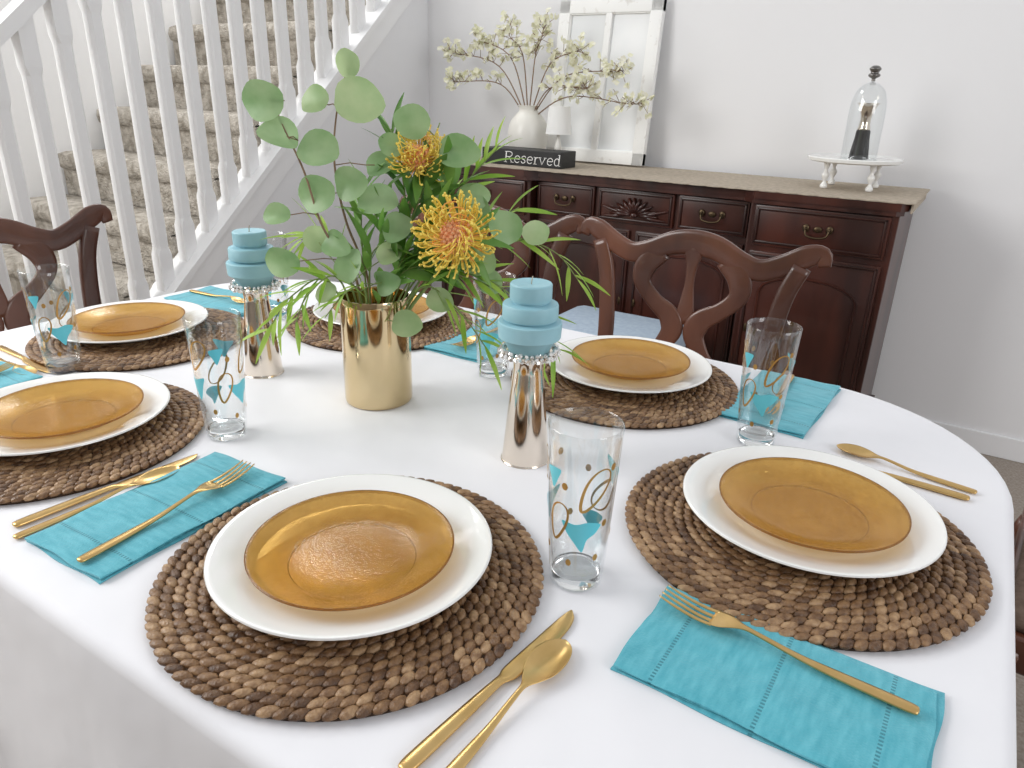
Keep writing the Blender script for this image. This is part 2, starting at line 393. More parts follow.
# ------------------------------------------------------------------ tumblers
H=.175; RT=.036; RB=.0265
rad=lambda z:RB+(RT-RB)*(z/H)**.9
prof=[(0,.001),(RB-.003,.0),(RB,.003)]+[(rad(z),z) for z in [H*t for t in (.1,.2,.35,.5,.65,.8,.93)]]+[(RT,H-.001),(RT-.0008,H),(RT-.0016,H-.001)]+[(rad(z)-.0016,z) for z in [H*t for t in (.93,.8,.65,.5,.35,.2)]]+[(rad(.02)-.003,.020),(.012,.0165),(0,.016)]
gl=MB().add(*lathe(prof,64)).build("tumbler",M_glass,True,angle=50)
tag(gl,"tall clear glass tumbler with turquoise and gold retro print","glass","printed tumblers on the table")
fb=MB().add(*lathe([(0,.0012),(RB-.0045,.0012),(RB-.0025,.004),(rad(.015)-.003,.0145),(0,.0152)],48)).build("glass_base",M_gbase,True,gl,angle=50)
fb["label"]="thick clear glass bottom"
pr=MB()
def onglass(a,z,off=.0004): r=rad(z)+off; return (r*math.cos(a),r*math.sin(a),z)
def patch(a0,z0,poly,mi):
    c=(sum(p[0] for p in poly)/len(poly),sum(p[1] for p in poly)/len(poly))
    V=[];F=[];K=5
    m=len(poly); dn=[]
    for i in range(m):
        p0,p1,p2,p3=[Vector((*poly[(i+q)%m],0)) for q in (-1,0,1,2)]
        for j in range(5):
            t=j/5; m1=(p2-p0)*.4; m2=(p3-p1)*.4
            q=p1*(2*t**3-3*t*t+1)+m1*(t**3-2*t*t+t)+p2*(-2*t**3+3*t*t)+m2*(t**3-t*t)
            dn.append((q.x,q.y))
    n=len(dn)
    for kk in range(1,K+1):
        for p in dn:
            s=c[0]+(p[0]-c[0])*kk/K; z=c[1]+(p[1]-c[1])*kk/K
            V.append(onglass(a0+s/.031,z0+z))
    V.append(onglass(a0+c[0]/.031,z0+c[1])); ci=len(V)-1
    for i in range(n):
        j=(i+1)%n; F.append((ci,i,j))
        for kk in range(K-1): F.append((kk*n+i,(kk+1)*n+i,(kk+1)*n+j,kk*n+j))
    pr.add(V,F,mi)
def loop(a0,z0,w,h,rot,mi,lw=.0012):
    P=[]
    for i in range(37):
        t=2*math.pi*i/36; x=w*math.cos(t); y=h*math.sin(t)*(1+.35*math.cos(t))
        P.append((x*math.cos(rot)-y*math.sin(rot),x*math.sin(rot)+y*math.cos(rot)))
    V=[];F=[]
    for i,p in enumerate(P):
        q=P[(i+1)%36]; o=P[i-1] if i>0 else P[35]; t=Vector((q[0]-o[0],q[1]-o[1])).normalized()
        l2=lw*(.6+.6*abs(math.sin(math.pi*i/36)))
        for sg in (-1,1):
            V.append(onglass(a0+(p[0]+t.y*l2*sg)/.031,z0+p[1]-t.x*l2*sg,.0006))
    for i in range(36): F.append((2*i,2*i+1,2*i+3,2*i+2))
    pr.add(V,F,mi)
dot=[(.0029*math.cos(t*math.pi/3),.0040*math.sin(t*math.pi/3)) for t in range(6)]
# large soft kite, small kite, gold ovals, spread around the wall
patch(0,.072,[(-.019,.013),(-.006,.011),(.006,.014),(.019,.010),(.014,.001),(.006,-.006),(.002,-.020),(-.006,-.010),(-.014,.001)],0)
patch(1.9,.118,[(-.013,.010),(.000,.009),(.013,.013),(.009,.001),(.002,-.014),(-.005,-.003)],0)
patch(2.6,.052,[(-.012,.010),(.004,.012),(.012,.006),(.004,-.006),(.001,-.014),(-.006,-.002)],0)
patch(4.3,.082,[(-.016,.012),(-.003,.010),(.013,.015),(.010,.003),(.003,-.018),(-.005,-.006)],0)
patch(-.95,.128,[(-.008,.008),(.008,.010),(.005,-.001),(.000,-.012),(-.004,-.003)],0)
loop(.30,.120,.024,.009,1.15,1); loop(2.25,.088,.023,.009,-1.1,1); loop(4.55,.128,.022,.009,1.2,1); loop(-.75,.082,.021,.0085,1.4,1)
for d in ((.75,.082),(.55,.044),(-.35,.038),(.85,.142),(-.55,.122),(1.5,.060),(2.9,.110),(3.4,.060),(3.8,.130),(5.0,.048)): patch(d[0],d[1],dot,1)
po=pr.build("printed_pattern",[M_turq,M_gprint],True,gl); po["label"]="turquoise kites and gold loops"
gp=[(-.265,.556),(-.200,.984),(-.822,.565),(-1.246,.566),(-.653,.981),(-1.21,.985)]
gl.location=(*gp[0],TZ); gl.rotation_euler=(0,0,-1.05)
for i,p in enumerate(gp[1:]): dup(gl,(*p,TZ),(-1.3,.3,-.2,-1.3,-1)[i])
# ------------------------------------------------------------------ cutlery (local +Y = toward tip)
def strip(st,k=10):
    V=[];F=[]
    for (y,w,z,t,dip,xc) in st:
        for j in range(k):
            a=2*math.pi*j/k; x=w*math.cos(a); V.append((xc+x,y,z+t*math.sin(a)+dip*(math.cos(a)**2)))
    for i in range(len(st)-1):
        for j in range(k):
            q=(j+1)%k; F.append((i*k+j,i*k+q,(i+1)*k+q,(i+1)*k+j))
    F.append(tuple(range(k))[::-1]); F.append(tuple((len(st)-1)*k+j for j in range(k)))
    return V,F
def dense(st,k=4):
    out=[]
    Q=[tuple(2*a-b for a,b in zip(st[0],st[1]))]+st+[tuple(2*a-b for a,b in zip(st[-1],st[-2]))]
    for i in range(1,len(Q)-2):
        for j in range(k):
            t=j/k
            out.append(tuple(.5*(2*b+(c-a)*t+(2*a-5*b+4*c-d)*t*t+(3*b-a-3*c+d)*t**3) for a,b,c,d in zip(*Q[i-1:i+3])))
    out.append(st[-1]); return out
hand=[(0,.002,.003,.001,0,0),(.003,.0055,.003,.0022,0,0),(.02,.0062,.003,.0024,0,0),(.06,.0052,.003,.0024,0,0),(.09,.0035,.004,.002,0,0),(.12,.0026,.0075,.0018,0,0)]
fork=MB()
fork.add(*strip(dense(hand+[(.138,.0032,.0095,.0016,0,0),(.15,.0085,.008,.0012,.001,0),(.158,.0115,.0055,.001,.002,0),(.168,.0122,.004,.0009,.002,0)])))
for xx in (-.0102,-.0034,.0034,.0102):
    fork.add(*strip(dense([(.165,.0023,.0055 if abs(xx)>.005 else .0042,.0011,0,xx),(.18,.0022,.005 if abs(xx)>.005 else .0042,.0011,0,xx*.98),(.2,.0019,.0075,.0010,0,xx*.95),(.216,.0009,.0115,.0006,0,xx*.93)]),6))
fork=fork.build("fork",M_gold); tag(fork,"matte gold fork lying on a turquoise napkin","fork","gold forks")
knife=MB().add(*strip(dense([(0,.002,.003,.001,0,0),(.003,.0062,.003,.0025,0,0),(.02,.0070,.0032,.003,0,0),(.07,.0060,.0035,.003,0,0),(.105,.0045,.0035,.0026,0,0),(.115,.006,.003,.0014,0,.001),(.125,.0082,.0025,.0009,0,.001),(.165,.0088,.0022,.0008,0,.0015),(.195,.008,.0022,.0007,0,.001),(.212,.0055,.002,.0006,0,-.001),(.221,.001,.002,.0004,0,-.004)]))).build("knife",M_gold)
tag(knife,"matte gold table knife lying on the tablecloth","knife","gold knives")
spoon=MB().add(*strip(dense(hand+[(.135,.003,.0085,.0016,0,0),(.146,.0085,.006,.001,.002,0),(.16,.0150,.0025,.0008,.0055,0),(.175,.0168,.0015,.0007,.007,0),(.19,.014,.002,.0007,.006,0),(.2,.008,.004,.0006,.003,0),(.204,.001,.0065,.0004,0,0)]),14)).build("spoon",M_gold)
tag(spoon,"matte gold spoon lying beside a knife on the tablecloth","spoon","gold spoons")
def lay(o,first,p0,p1,z,Ln):
    ang=math.atan2(p1[1]-p0[1],p1[0]-p0[0])-math.pi/2
    c=o if first else dup(o,(0,0,0))
    c.location=(*p0,z); c.rotation_euler=(0,0,ang); s=math.dist(p0,p1)/Ln; c.scale=(max(s,.92),s,1); return c
NZ=TZ+.0082
F_=[((.047,.545),(-.174,.562)),((-.682,.283),(-.701,.506)),((-.215,1.265),(-.205,1.05)),((-.775,1.235),(-.765,1.02)),((-1.285,.30),(-1.295,.51)),((-1.50,.985),(-1.29,.995))]
for i,(a,b) in enumerate(F_): lay(fork,i==0,a,b,NZ+(.0012 if i==0 else 0),.216)
K_=[((-.261,.283),(-.239,.507)),((-.815,.283),(-.797,.502)),((.068,.972),(-.145,.985)),((-1.45,.555),(-1.24,.545))]
for i,(a,b) in enumerate(K_): lay(knife,i==0,a,b,TZ+.0005,.221)
S_=[((-.232,.262),(-.226,.464)),((-.790,.272),(-.782,.463)),((.075,.995),(-.098,1.027)),((-1.43,.525),(-1.25,.517))]
for i,(a,b) in enumerate(S_): lay(spoon,i==0,a,b,TZ+.0005,.204)
# ------------------------------------------------------------------ napkins
def napkin_mesh():
    mb=MB(); nx,ny=48,26
    for li,(z0,z1,dx,dy,ix,sk) in enumerate(((0,.0023,0,0,0,.0),(.0023,.0046,.003,.0025,.002,.012),(.0046,.0070,-.001,-.001,.0015,-.006))):
        x0,x1,y0,y1=-.12+dx+ix,.12+dx-ix,-.066+dy+ix,.066+dy-ix
        V=[];F=[]
        for s,zz in ((1,z1),(0,z0)):
            for i in range(nx+1):
                for j in range(ny+1):
                    a=i/nx;b=j/ny; x=x0+(x1-x0)*a; y=y0+(y1-y0)*b
                    e=min(a*nx,(1-a)*nx,b*ny,(1-b)*ny); z=zz
                    if s and e<.5: z-=.0009
                    x+=.0013*math.sin(b*9+li)+sk*(b-.5)*.2; y+=.0013*math.sin(a*11+li*2)+sk*(a-.5)*.3
                    if s: z+=.0005*math.sin(a*17+b*6+li)+.0004*math.sin(b*15-a*5)
                    V.append((x,y,z))
        N=(nx+1)*(ny+1)
        for i in range(nx):
            for j in range(ny):
                q=i*(ny+1)+j; F.append((q,q+ny+1,q+ny+2,q+1)); F.append((N+q,N+q+1,N+q+ny+2,N+q+ny+1))
        per=[i*(ny+1) for i in range(nx)]+[nx*(ny+1)+j for j in range(ny)]+[i*(ny+1)+ny for i in range(nx,0,-1)]+[j for j in range(ny,0,-1)]
        for a,b in zip(per,per[1:]+per[:1]): F.append((a,N+a,N+b,b))
        mb.add(V,F)
    return mb
nap=napkin_mesh().build("napkin",M_nap,True,angle=40)
tag(nap,"folded turquoise linen napkin with hemstitched lines","napkin","turquoise napkins")
NP=[((-.059,.524),-.02),((-.714,.399),math.pi/2+.03),((-.205,1.155),math.pi/2-.04),((-.765,1.13),math.pi/2),((-1.295,.403),math.pi/2),((-1.39,.99),.04)]
for i,(p,a) in enumerate(NP):
    c=nap if i==0 else dup(nap,(0,0,0)); c.location=(*p,TZ+.0005); c.rotation_euler=(0,0,a)
# ------------------------------------------------------------------ candle holders + candles
HH=.018
hold=empty("candle_holder",(-.444,.749,TZ)); tag(hold,"polished warm silver flared candle holder with crystal-edged cup","candle holder","silver candle holders")
MB().add(*lathe(smooth_prof([(0,.001),(.0305,0),(.0318,.002),(.031,.006),(.0275,.045),(.0235,.09),(.0205,.118),(.0195,.118+HH*.8),(.021,.126+HH),(.024,.129+HH),(0,.130+HH)],4),64)).build("body",M_silver,True,hold)
MB().add(*lathe([(0,.129+HH),(.03,.129+HH),(.036,.133+HH),(.0365,.136+HH),(.034,.1365+HH),(0,.1345+HH)],64)).build("cup",M_silver,True,hold,angle=40)
cr=MB(); random.seed(21)
for i in range(34):
    a=2*math.pi*i/34
    for dz,rr,sz in ((.1385,.0350,.0034),(.1345,.0380,.0032),(.1312,.0355,.0028)):
        aa=a+random.uniform(-.05,.05)
        Mr=Matrix.Rotation(random.random()*3,4,'X')@Matrix.Rotation(random.random()*3,4,'Y')
        V,F=sphere((rr*math.cos(aa),rr*math.sin(aa),dz+HH+random.uniform(-.0008,.0008)),sz*random.uniform(.8,1.15),5,3,Mr); cr.add(V,F)
cr=cr.build("crystal_rim",M_cryst,False,hold); cr["label"]="ring of small faceted crystals"
dup(hold,(-.974,.756,TZ),.4)
can=empty("tiered_candle",(-.444,.749,TZ+.1365+HH)); tag(can,"turquoise blue tiered pillar candle on a silver holder","candle","turquoise tiered candles")
cpf=[(0,0),(.026,0),(.027,.002),(.033,.016),(.0335,.0165),(.0385,.0172),(.0395,.0185),(.0405,.034),(.0403,.0375),(.039,.0388),(.031,.0392),(.0298,.040),(.0302,.0415),(.0345,.0425),(.0352,.044),(.0350,.059),(.034,.0612),(.026,.0620),(.0225,.0625),(.0224,.0645),(.0255,.0655),(.0262,.067),(.0262,.085),(.0250,.0868),(.014,.0865),(.006,.0852),(0,.0848)]
MB().add(*lathe(cpf,64)).build("wax_body",M_candle,True,can,angle=32)
MB().add(*tube([(0,0,.084),(0.0005,0,.090),(.0015,0,.095)],.0008,6)).build("wick",M_wick,True,can)
dup(can,(-.974,.756,TZ+.1365+HH),1)
# ------------------------------------------------------------------ metal vase
VX,VY=-.739,.786
vs=MB().add(*lathe([(0,.002),(.048,0),(.0515,.002),(.0525,.006),(.0525,.158),(.053,.166),(.052,.169),(.0505,.169),(.050,.166),(.050,.008),(0,.006)],72)).build("vase",M_vase,True,angle=50)
tag(vs,"champagne gold metal cylinder vase on the tablecloth","vase"); vs.location=(VX,VY,TZ)
YW=math.radians(32); RV=Vector((math.cos(YW),math.sin(YW),0)); FV=Vector((-math.sin(YW),math.cos(YW),0)); TC=-FV
def L3(p): # arrangement-local centimetres: across, above the rim, toward the room -> vase-relative metres
    a,b,c=p; k=min(1,max(0,(b+6)/8))
    a=a*.97+(.10*max(b,0)+.5)*k
    if b>0: b*=.955
    return RV*(a/100)+Vector((0,0,.166+b/100))+TC*(c/100)
def leaf_disc(mb,c,r,nrm,axis,mi,asp=.92,cup=.25):
    nrm=nrm.normalized(); axis=(axis-nrm*axis.dot(nrm)).normalized(); s=nrm.cross(axis)
    V=[];F=[];n=20; ph=random.random()*6
    for k in (0.33,.66,1.0):
        for i in range(n):
            t=2*math.pi*i/n; x=math.cos(t); y=math.sin(t)
            rr=(1+.13*max(0,x)**8 - .10*max(0,-x)**10+.02*math.sin(3*t+ph))
            V.append(c+(axis*x*rr+s*y*asp)*r*k+nrm*(cup*r*k*k*(y*y)*1.0-cup*r*.4*k*k*x*x+.04*r*k*math.sin(2*t+ph)))
    V.append(c); 
    for i in range(n):
        j=(i+1)%n; F.append((3*n,i,j)); F.append((i,n+i,n+j,j)); F.append((n+i,2*n+i,2*n+j,n+j))
    mb.add(V,F,mi)
def closest(P,c):
    return min(P[len(P)//6:],key=lambda p:(p-c).length+max(0,(p.z-c.z))*.6)
random.seed(11)
EUC=[([(0,-9,0),(-1.5,3,1),(-5,12,2),(-7,20,2),(-7,27,2),(-6,33,1)],[(-8.8,22.2,3.5,2.9),(-4,28.8,3,3.3),(-10.3,28.6,1,2.3),(-6,33.5,1,2.0),(-4.5,17.6,3.5,2.6),(-9.1,16,3,3),(-1,20,0,2.2)]),
([(-1,-9,1),(-3,3,2),(-8,11,3),(-11,19,3),(-14,25,3),(-16,29,3)],[(-16.8,28.5,3,3.1),(-14.3,24,3.5,2.7),(-14.5,13,4,2.0),(-13.6,6.2,4,2.8),(-6,9,4,2.4)]),
([(1,-9,0),(3,6,0),(5,16,-1),(6,22,-1),(7,26,-2)],[(3.5,26,1,2.5),(10.3,22.4,3,2.9),(0,15.4,4,2.8),(13,16,1,2.4),(1,23,2,2.0),(7,16,0,2.3),(3,12,5,2.3)]),
([(2,-9,2),(7,3,3),(14,8,3),(21,10,2)],[(18.3,11.8,3,2.6),(22.8,11,2,2.3),(15,7.6,5,2.5),(17,4,4,1.9),(10,1.5,6,2.0),(14,14,0,2.4)]),
([(0,-9,2),(-2,1,3.5),(-4,4,5)],[(-3.6,6,5.5,2.5),(5.4,-2.2,6,2.3),(-7,1.5,4,1.9),(2,4,6,2.2),(-9.5,9,1,2.1),(7,6,0,2.6),(2,8,5,2.0)])]
for bi,(path,lv) in enumerate(EUC):
    root=empty("eucalyptus_branch",(VX,VY,TZ)); tag(root,"silver-green eucalyptus branch with round leaves in a metal vase","branch","eucalyptus branches")
    P=[L3(p) for p in catmull(path,8)]
    sm=MB().add(*tube(P,[.0022-.0013*i/len(P) for i in range(len(P))],6))
    lm=MB()
    for (a,b,c,r) in lv:
        C=L3((a,b,c)); q=closest(P,C); d=C-q
        if d.length<.01: d=Vector((0,0,1))*.02+RV*random.uniform(-.02,.02)
        ax=d.normalized(); nr=(TC*1.0+Vector((0,0,.25))+RV*random.uniform(-.6,.6)+Vector((0,0,random.uniform(-.35,.5))))
        edge=C-ax*r/100*.9
        sm.add(*tube([q,(q+edge)/2+Vector((0,0,.003)),edge,C-ax*r/100*.3],.0008,5))
        leaf_disc(lm,C,r/100,nr,ax+Vector((0,0,.01)),random.choice((0,0,1)),random.uniform(.78,.95),random.uniform(.15,.45))
    sm.build("stem",M_stemb if bi<2 else M_stem,True,root); lm.build("leaves",[M_euc,M_euc2],True,root)
def lance(mb,base,d,up,Ln,w,mi,droop=.06):
    d=d.normalized(); s=d.cross(up)
    if s.length<1e-4: s=Vector((1,0,0))
    s.normalize(); u=s.cross(d); V=[];F=[];K=8
    tw=random.uniform(-.9,.9); s,u=s*math.cos(tw)+u*math.sin(tw),u*math.cos(tw)-s*math.sin(tw)
    for i in range(K+1):
        t=i/K; c=base+d*Ln*t+Vector((0,0,-1))*(droop*Ln*t*t)+u*.04*Ln*math.sin(t*3)
        ww=w*(math.sin(math.pi*min(1,(t*.93+.05)))**.8)*(1-.3*t)
        V+= [c-s*ww+u*ww*.3,c,c+s*ww+u*ww*.3]
    for i in range(K):
        for j in (0,1): F.append((3*i+j,3*i+j+1,3*i+j+4,3*i+j+3))
    mb.add(V,F,mi)
SPR=[([(1,-8,2),(7,5,3),(15,5,4),(23,0,4),(29,-7,4)],8,.46,0,18),([(1,-8,1),(9,7,0),(18,10,0),(26,8,0),(31,3,0)],7.5,.46,0,14),
([(1,-8,3),(7,3,5),(13,0,6),(18,-6,6)],6.5,.45,0,14),([(-1,-8,2),(-7,3,3),(-12,1,4),(-16,-5,4)],6.5,.45,0,16),([(-1,-8,3),(-5,4,5),(-9,2,6),(-11,-3,6)],6,.42,0,12),
([(1,-8,-1),(3,10,-2),(2,19,-2),(0,25,-2)],7,.5,1,16),([(2,-8,-1),(7,10,-2),(12,18,-2),(16,23,-2)],7,.46,0,16),([(1,-8,1),(4,4,2),(8,12,2),(10,18,1)],7.5,1.0,2,16),
([(0,-8,1),(-2,5,2),(-3,12,1),(-3,17,0)],6.5,.6,2,14),([(1,-8,3),(3,3,4),(6,6,4),(11,6,3)],7,1.0,2,14),([(2,-8,0),(8,6,-2),(14,10,-3),(20,14,-3)],7.5,.5,0,12),
([(0,-8,2),(1,1,4),(3,5,5),(5,9,4)],6,.8,2,12),([(-1,-8,0),(-6,5,-2),(-10,9,-3),(-13,8,-3)],7,.45,0,14),([(1,-8,2),(6,5,4),(13,5,5),(20,2,6),(24,-4,6)],7.5,.45,0,14),
([(0,-8,0),(3,6,1),(5,14,2),(7,20,1)],7,1.1,1,14),([(0,-8,4),(-1,2,5),(-3,3,7),(-6,-1,8)],5.5,.42,0,10),([(0,-8,1),(-1,6,3),(1,10,4),(-1,14,3)],6.5,.7,2,14)]
for path,Ln,w,mi,cnt in SPR:
    root=empty("leafy_sprig",(VX,VY,TZ)); tag(root,("bright green sprig with narrow leaves in a metal vase","dark green leafy sprig filling the metal vase","mid green broad-leaved sprig in a metal vase")[mi],"branch","leafy sprigs in the vase")
    P=[L3(p) for p in catmull(path,8)]
    MB().add(*tube(P,[.0016-.0009*i/len(P) for i in range(len(P))],6)).build("stem",M_stem,True,root)
    lm=MB()
    for k in range(cnt):
        f=.30+.70*k/(cnt-1); i=min(len(P)-2,int(f*(len(P)-1))); t=(P[i+1]-P[i]).normalized()
        ang=k*2.4+random.random(); s1=t.cross(Vector((0,0,1))).normalized(); s2=t.cross(s1)
        d=t*random.uniform(.8,1.3)+(s1*math.cos(ang)+s2*math.sin(ang))*.75+Vector((0,0,-.05))
        lance(lm,P[i],d,Vector((0,0,1)),Ln/100*random.uniform(.7,1.1),w/100,0)
    lm.build("leaves",[(M_wil,M_dk,M_mid)[mi]],True,root)
def protea(c,R,axis,path,lab):
    root=empty("pincushion_flower",(VX,VY,TZ)); tag(root,lab,"flower","pincushion flowers")
    C=L3(c); axis=axis.normalized()
    MB().add(*tube([L3(p) for p in catmull(path,6)]+[C],.0028,7)).build("stem",M_stem,True,root)
    q=axis.to_track_quat('Z','Y').to_matrix()
    co=MB()
    for i in range(110):
        z=1-1.3*(i+.5)/110; ph=i*2.399963; rr=math.sqrt(max(0,1-z*z)); d=q@Vector((rr*math.cos(ph),rr*math.sin(ph),z))
        V,F=sphere(C+d*R*.44,R*.065,6,4); co.add(V,F)
    V,F=sphere(C,R*.44,14,8); co.add(V,F)
    co.build("flower_core",M_core,True,root)
    st=MB(); N=160
    for i in range(N):
        z=.76-1.1*(i+.5)/N; ph=i*2.399963+random.uniform(-.1,.1); rr=math.sqrt(max(0,1-z*z)); d=q@Vector((rr*math.cos(ph),rr*math.sin(ph),z))
        ln=R*random.uniform(.85,1.25)
        curl=(axis-d*axis.dot(d)); 
        if curl.length>1e-3: curl.normalize()
        tan=d.cross(axis)
        P=[C+d*R*.3, C+d*ln*.6-curl*R*.08, C+d*ln*.9+curl*R*.02, C+d*ln*1.0+curl*R*.14+tan*R*random.uniform(-.1,.1)]
        P=catmull(P,3)
        V,F=tube(P[:5],R*.018,5); st.add(V,F,0 if random.random()<.3 else 1)
        V,F=tube(P[4:],R*.022,5); st.add(V,F,1)
        V,F=sphere(P[-1],R*.040,6,4); st.add(V,F,1)
    for i in range(36):
        ph=i*2.399963; r0=.4+.5*(i/36); b0=q@Vector((math.cos(ph)*r0,math.sin(ph)*r0,.50)); 
        P=catmull([C+b0*R*.35,C+b0*R*.95,C+(q@Vector((math.cos(ph+.4)*r0*.85,math.sin(ph+.4)*r0*.85,.72)))*R,C+(q@Vector((math.cos(ph+.8)*r0*.6,math.sin(ph+.8)*r0*.6,.60)))*R],3)
        V,F=tube(P,R*.019,5); st.add(V,F,0 if i%4==0 else 1)
    o=st.build("styles",[M_po,M_py],True,root); o["label"]="spiky orange styles with yellow tips"
    lm=MB()
    for k in range(7):
        a=k*.9; d=q@Vector((math.cos(a),math.sin(a),-.1)); lance(lm,C-axis*R*.4,d-axis*.15,axis,R*1.5,.009,0)
    lm.build("bracts",[M_mid],True,root)
protea((11.6,11.2,7),.050,TC*1.0-RV*.25+Vector((0,0,.4)),[(2,-8,2),(6,0,4),(9,5,5)],"orange and yellow pincushion flower facing forward")
protea((4.6,21.0,0),.040,TC*.45+RV*.15+Vector((0,0,1)),[(1,-8,0),(3,8,0),(4.2,15,0)],"orange pincushion flower standing higher among leaves")
# ------------------------------------------------------------------ chairs (back toward local +Y)
def chair():
    r=empty("dining_chair"); tag(r,"cherry wood dining chair with pierced splat and curved crest rail","chair","dining chairs around the table")
    MB().add(*box(-.235,.235,-.23,.19,.45,.475,.012)).build("seat",M_seat,True,r)
    MB().add(*box(-.245,.245,-.24,.21,.385,.45,.008)).build("seat_frame",M_chair,True,r)
    for sx in (-1,1):
        MB().add(*tube(catmull([(sx*.22,-.215,.42),(sx*.235,-.235,.33),(sx*.222,-.222,.18),(sx*.218,-.222,.07),(sx*.23,-.24,.02),(sx*.23,-.24,0)],5),[.03]*5+[.026]*5+[.018]*5+[.017]*5+[.024]*6,10)).build("leg",M_chair,True,r)
        MB().add(*tube([(sx*.2,.19,.42),(sx*.2,.2,.2),(sx*.205,.235,0)],[.02,.018,.016],8)).build("leg",M_chair,True,r)
    bk=empty("backrest",parent=r)
    by=lambda z:.19+.04*max(0,(z-.4)/.5)
    def c3(pts): return [Vector((x,by(z),z)) for x,z in pts]
    for sx in (-1,1):
        P=catmull(c3([(sx*.198,.40),(sx*.2,.55),(sx*.203,.68),(sx*.218,.80),(sx*.243,.872)]),5)
        MB().add(*tube(P,.020,12,.5,(0,1,0),.5)).build("post",M_chair,True,bk)
    xs=[(-.288,.878),(-.280,.902),(-.25,.896),(-.2,.868),(-.155,.852),(-.11,.862),(-.055,.886),(0,.894),(.055,.886),(.11,.862),(.155,.852),(.2,.868),(.25,.896),(.280,.902),(.288,.878)]
    P=catmull(c3(xs),4); n=len(P)
    rd=[.013+.0115*min(1,min(i,n-1-i)/8)+.005*math.exp(-((i-n/2)/7)**2) for i in range(n)]
    MB().add(*tube(P,rd,14,.32,(0,1,0),.5)).build("crest_rail",M_chair,True,bk)
    sp=MB()
    for sx in (-1,1):
        P=catmull(c3([(sx*.075,.866),(sx*.112,.83),(sx*.118,.785),(sx*.082,.745),(sx*.040,.715),(sx*.028,.68),(sx*.048,.64),(sx*.078,.59),(sx*.066,.53),(sx*.040,.46)]),5); n=len(P)
        sp.add(*tube(P,[.024+.004*math.sin(i*.35) for i in range(n)],14,.26,(0,1,0),.5))
    sp.add(*tube(catmull(c3([(0,.885),(0,.85),(0,.80),(0,.75),(0,.70)]),4),[.030,.028,.024,.020,.016,.013,.012,.011,.011,.012,.014,.016,.018,.02,.02,.018,.016],14,.28,(0,1,0),.55))
    sp.build("splat",M_chair,True,bk)
    MB().add(*box(-.2,.2,.18,.205,.42,.47,.005)).build("shoe_rail",M_chair,True,bk)
    return r
ch=chair(); ch.location=(-.545,1.42,0); ch.rotation_euler=(0,0,-.02)
dup(ch,(-1.12,1.42,0),.03); dup(ch,(-1.61,.72,0),math.pi/2); dup(ch,(.425,1.40,0),-math.pi/2-.1)
so=empty("footstool",(-.99,2.24,0)); tag(so,"low pale blue upholstered footstool in front of the sideboard","stool")
MB().add(*box(-.22,.22,-.17,.17,.33,.47,.035)).build("seat",M_blue,True,so)
for sx in (-1,1):
    for sy in (-1,1): MB().add(*tube([(sx*.18,sy*.13,.34),(sx*.19,sy*.14,0)],[.02,.012],8)).build("leg",M_chair,True,so)
# ------------------------------------------------------------------ sideboard
SX,SY=-1.07,2.965
sb=empty("sideboard",(SX,SY,0)); tag(sb,"dark mahogany sideboard with carved drawers and brass pulls","sideboard")
W=.87
MB().add(*box(-.425,.425,-.43,0,.12,.895,.004)).add(*box(-W,-.425,-.475,0,.12,.895,.006)).add(*box(.425,W,-.475,0,.12,.895,.006)).build("body",M_wood,False,sb)
tp=[(-W-.02,0),(-W-.02,-.47),(-W,-.50),(-.44,-.505),(-.40,-.465),(0,-.475),(.40,-.465),(.44,-.505),(W,-.50),(W+.02,-.47),(W+.02,0)]
def slab(poly,z0,z1,grow=0):
    n=len(poly); V=[(x,y,z0) for x,y in poly]+[(x,y,z1) for x,y in poly]
    return V,[tuple(range(n)),tuple(range(n,2*n))[::-1]]+[(i,n+i,n+(i+1)%n,(i+1)%n) for i in range(n)]
t=MB().add(*slab(tp,.905,.928)); t.add(*slab([(x*.988,y*.985) for x,y in tp],.89,.905)); t.build("top",M_wood,False,sb)
t=MB().add(*slab([(x*.992,y*.985-.004) for x,y in tp],.12,.15)); t.build("base_moulding",M_wood,False,sb)
for x in (-W+.05,-.43,.43,W-.05):
    for y in (-.44,-.05):
        MB().add(*tube(catmull([(x,y,.13),(x,y-.012,.09),(x,y+.004,.05),(x,y-.004,.015),(x,y-.004,0)],4),[.032]*4+[.028]*4+[.018]*4+[.024]*5,10)).build("leg",M_wood,True,sb)
def frame(mb,x0,x1,z0,z1,y,w=.014,d=.010,mi=0):
    for a in ((x0,x1,z1-w,z1),(x0,x1,z0,z0+w),(x0,x0+w,z0,z1),(x1-w,x1,z0,z1)):
        mb.add(*box(a[0],a[1],y-d,y,a[2],a[3],.003),mi)
def panel(kind,x0,x1,z0,z1,y,inner=True,arch=False):
    m=MB().add(*box(x0,x1,y-.012,y,z0,z1,.004),0)
    frame(m,x0+.008,x1-.008,z0+.008,z1-.008,y-.012,.008,.004,1)
    if arch:
        cx=(x0+x1)/2; hw=(x1-x0)/2-.05; zt=z1-.13; pts=[(cx-hw,z0+.05),(cx-hw,zt)]
        for i in range(9):
            a=math.pi-math.pi*i/8; pts.append((cx+hw*math.cos(a),zt+.06*math.sin(a)))
        pts.append((cx+hw,z0+.05)); pts.append((cx-hw,z0+.05))
        m.add(*tube([Vector((px,y-.014,pz)) for px,pz in pts],.005,6),0)
    return m.build(kind,[M_wood,M_woodD],True,sb,angle=35)
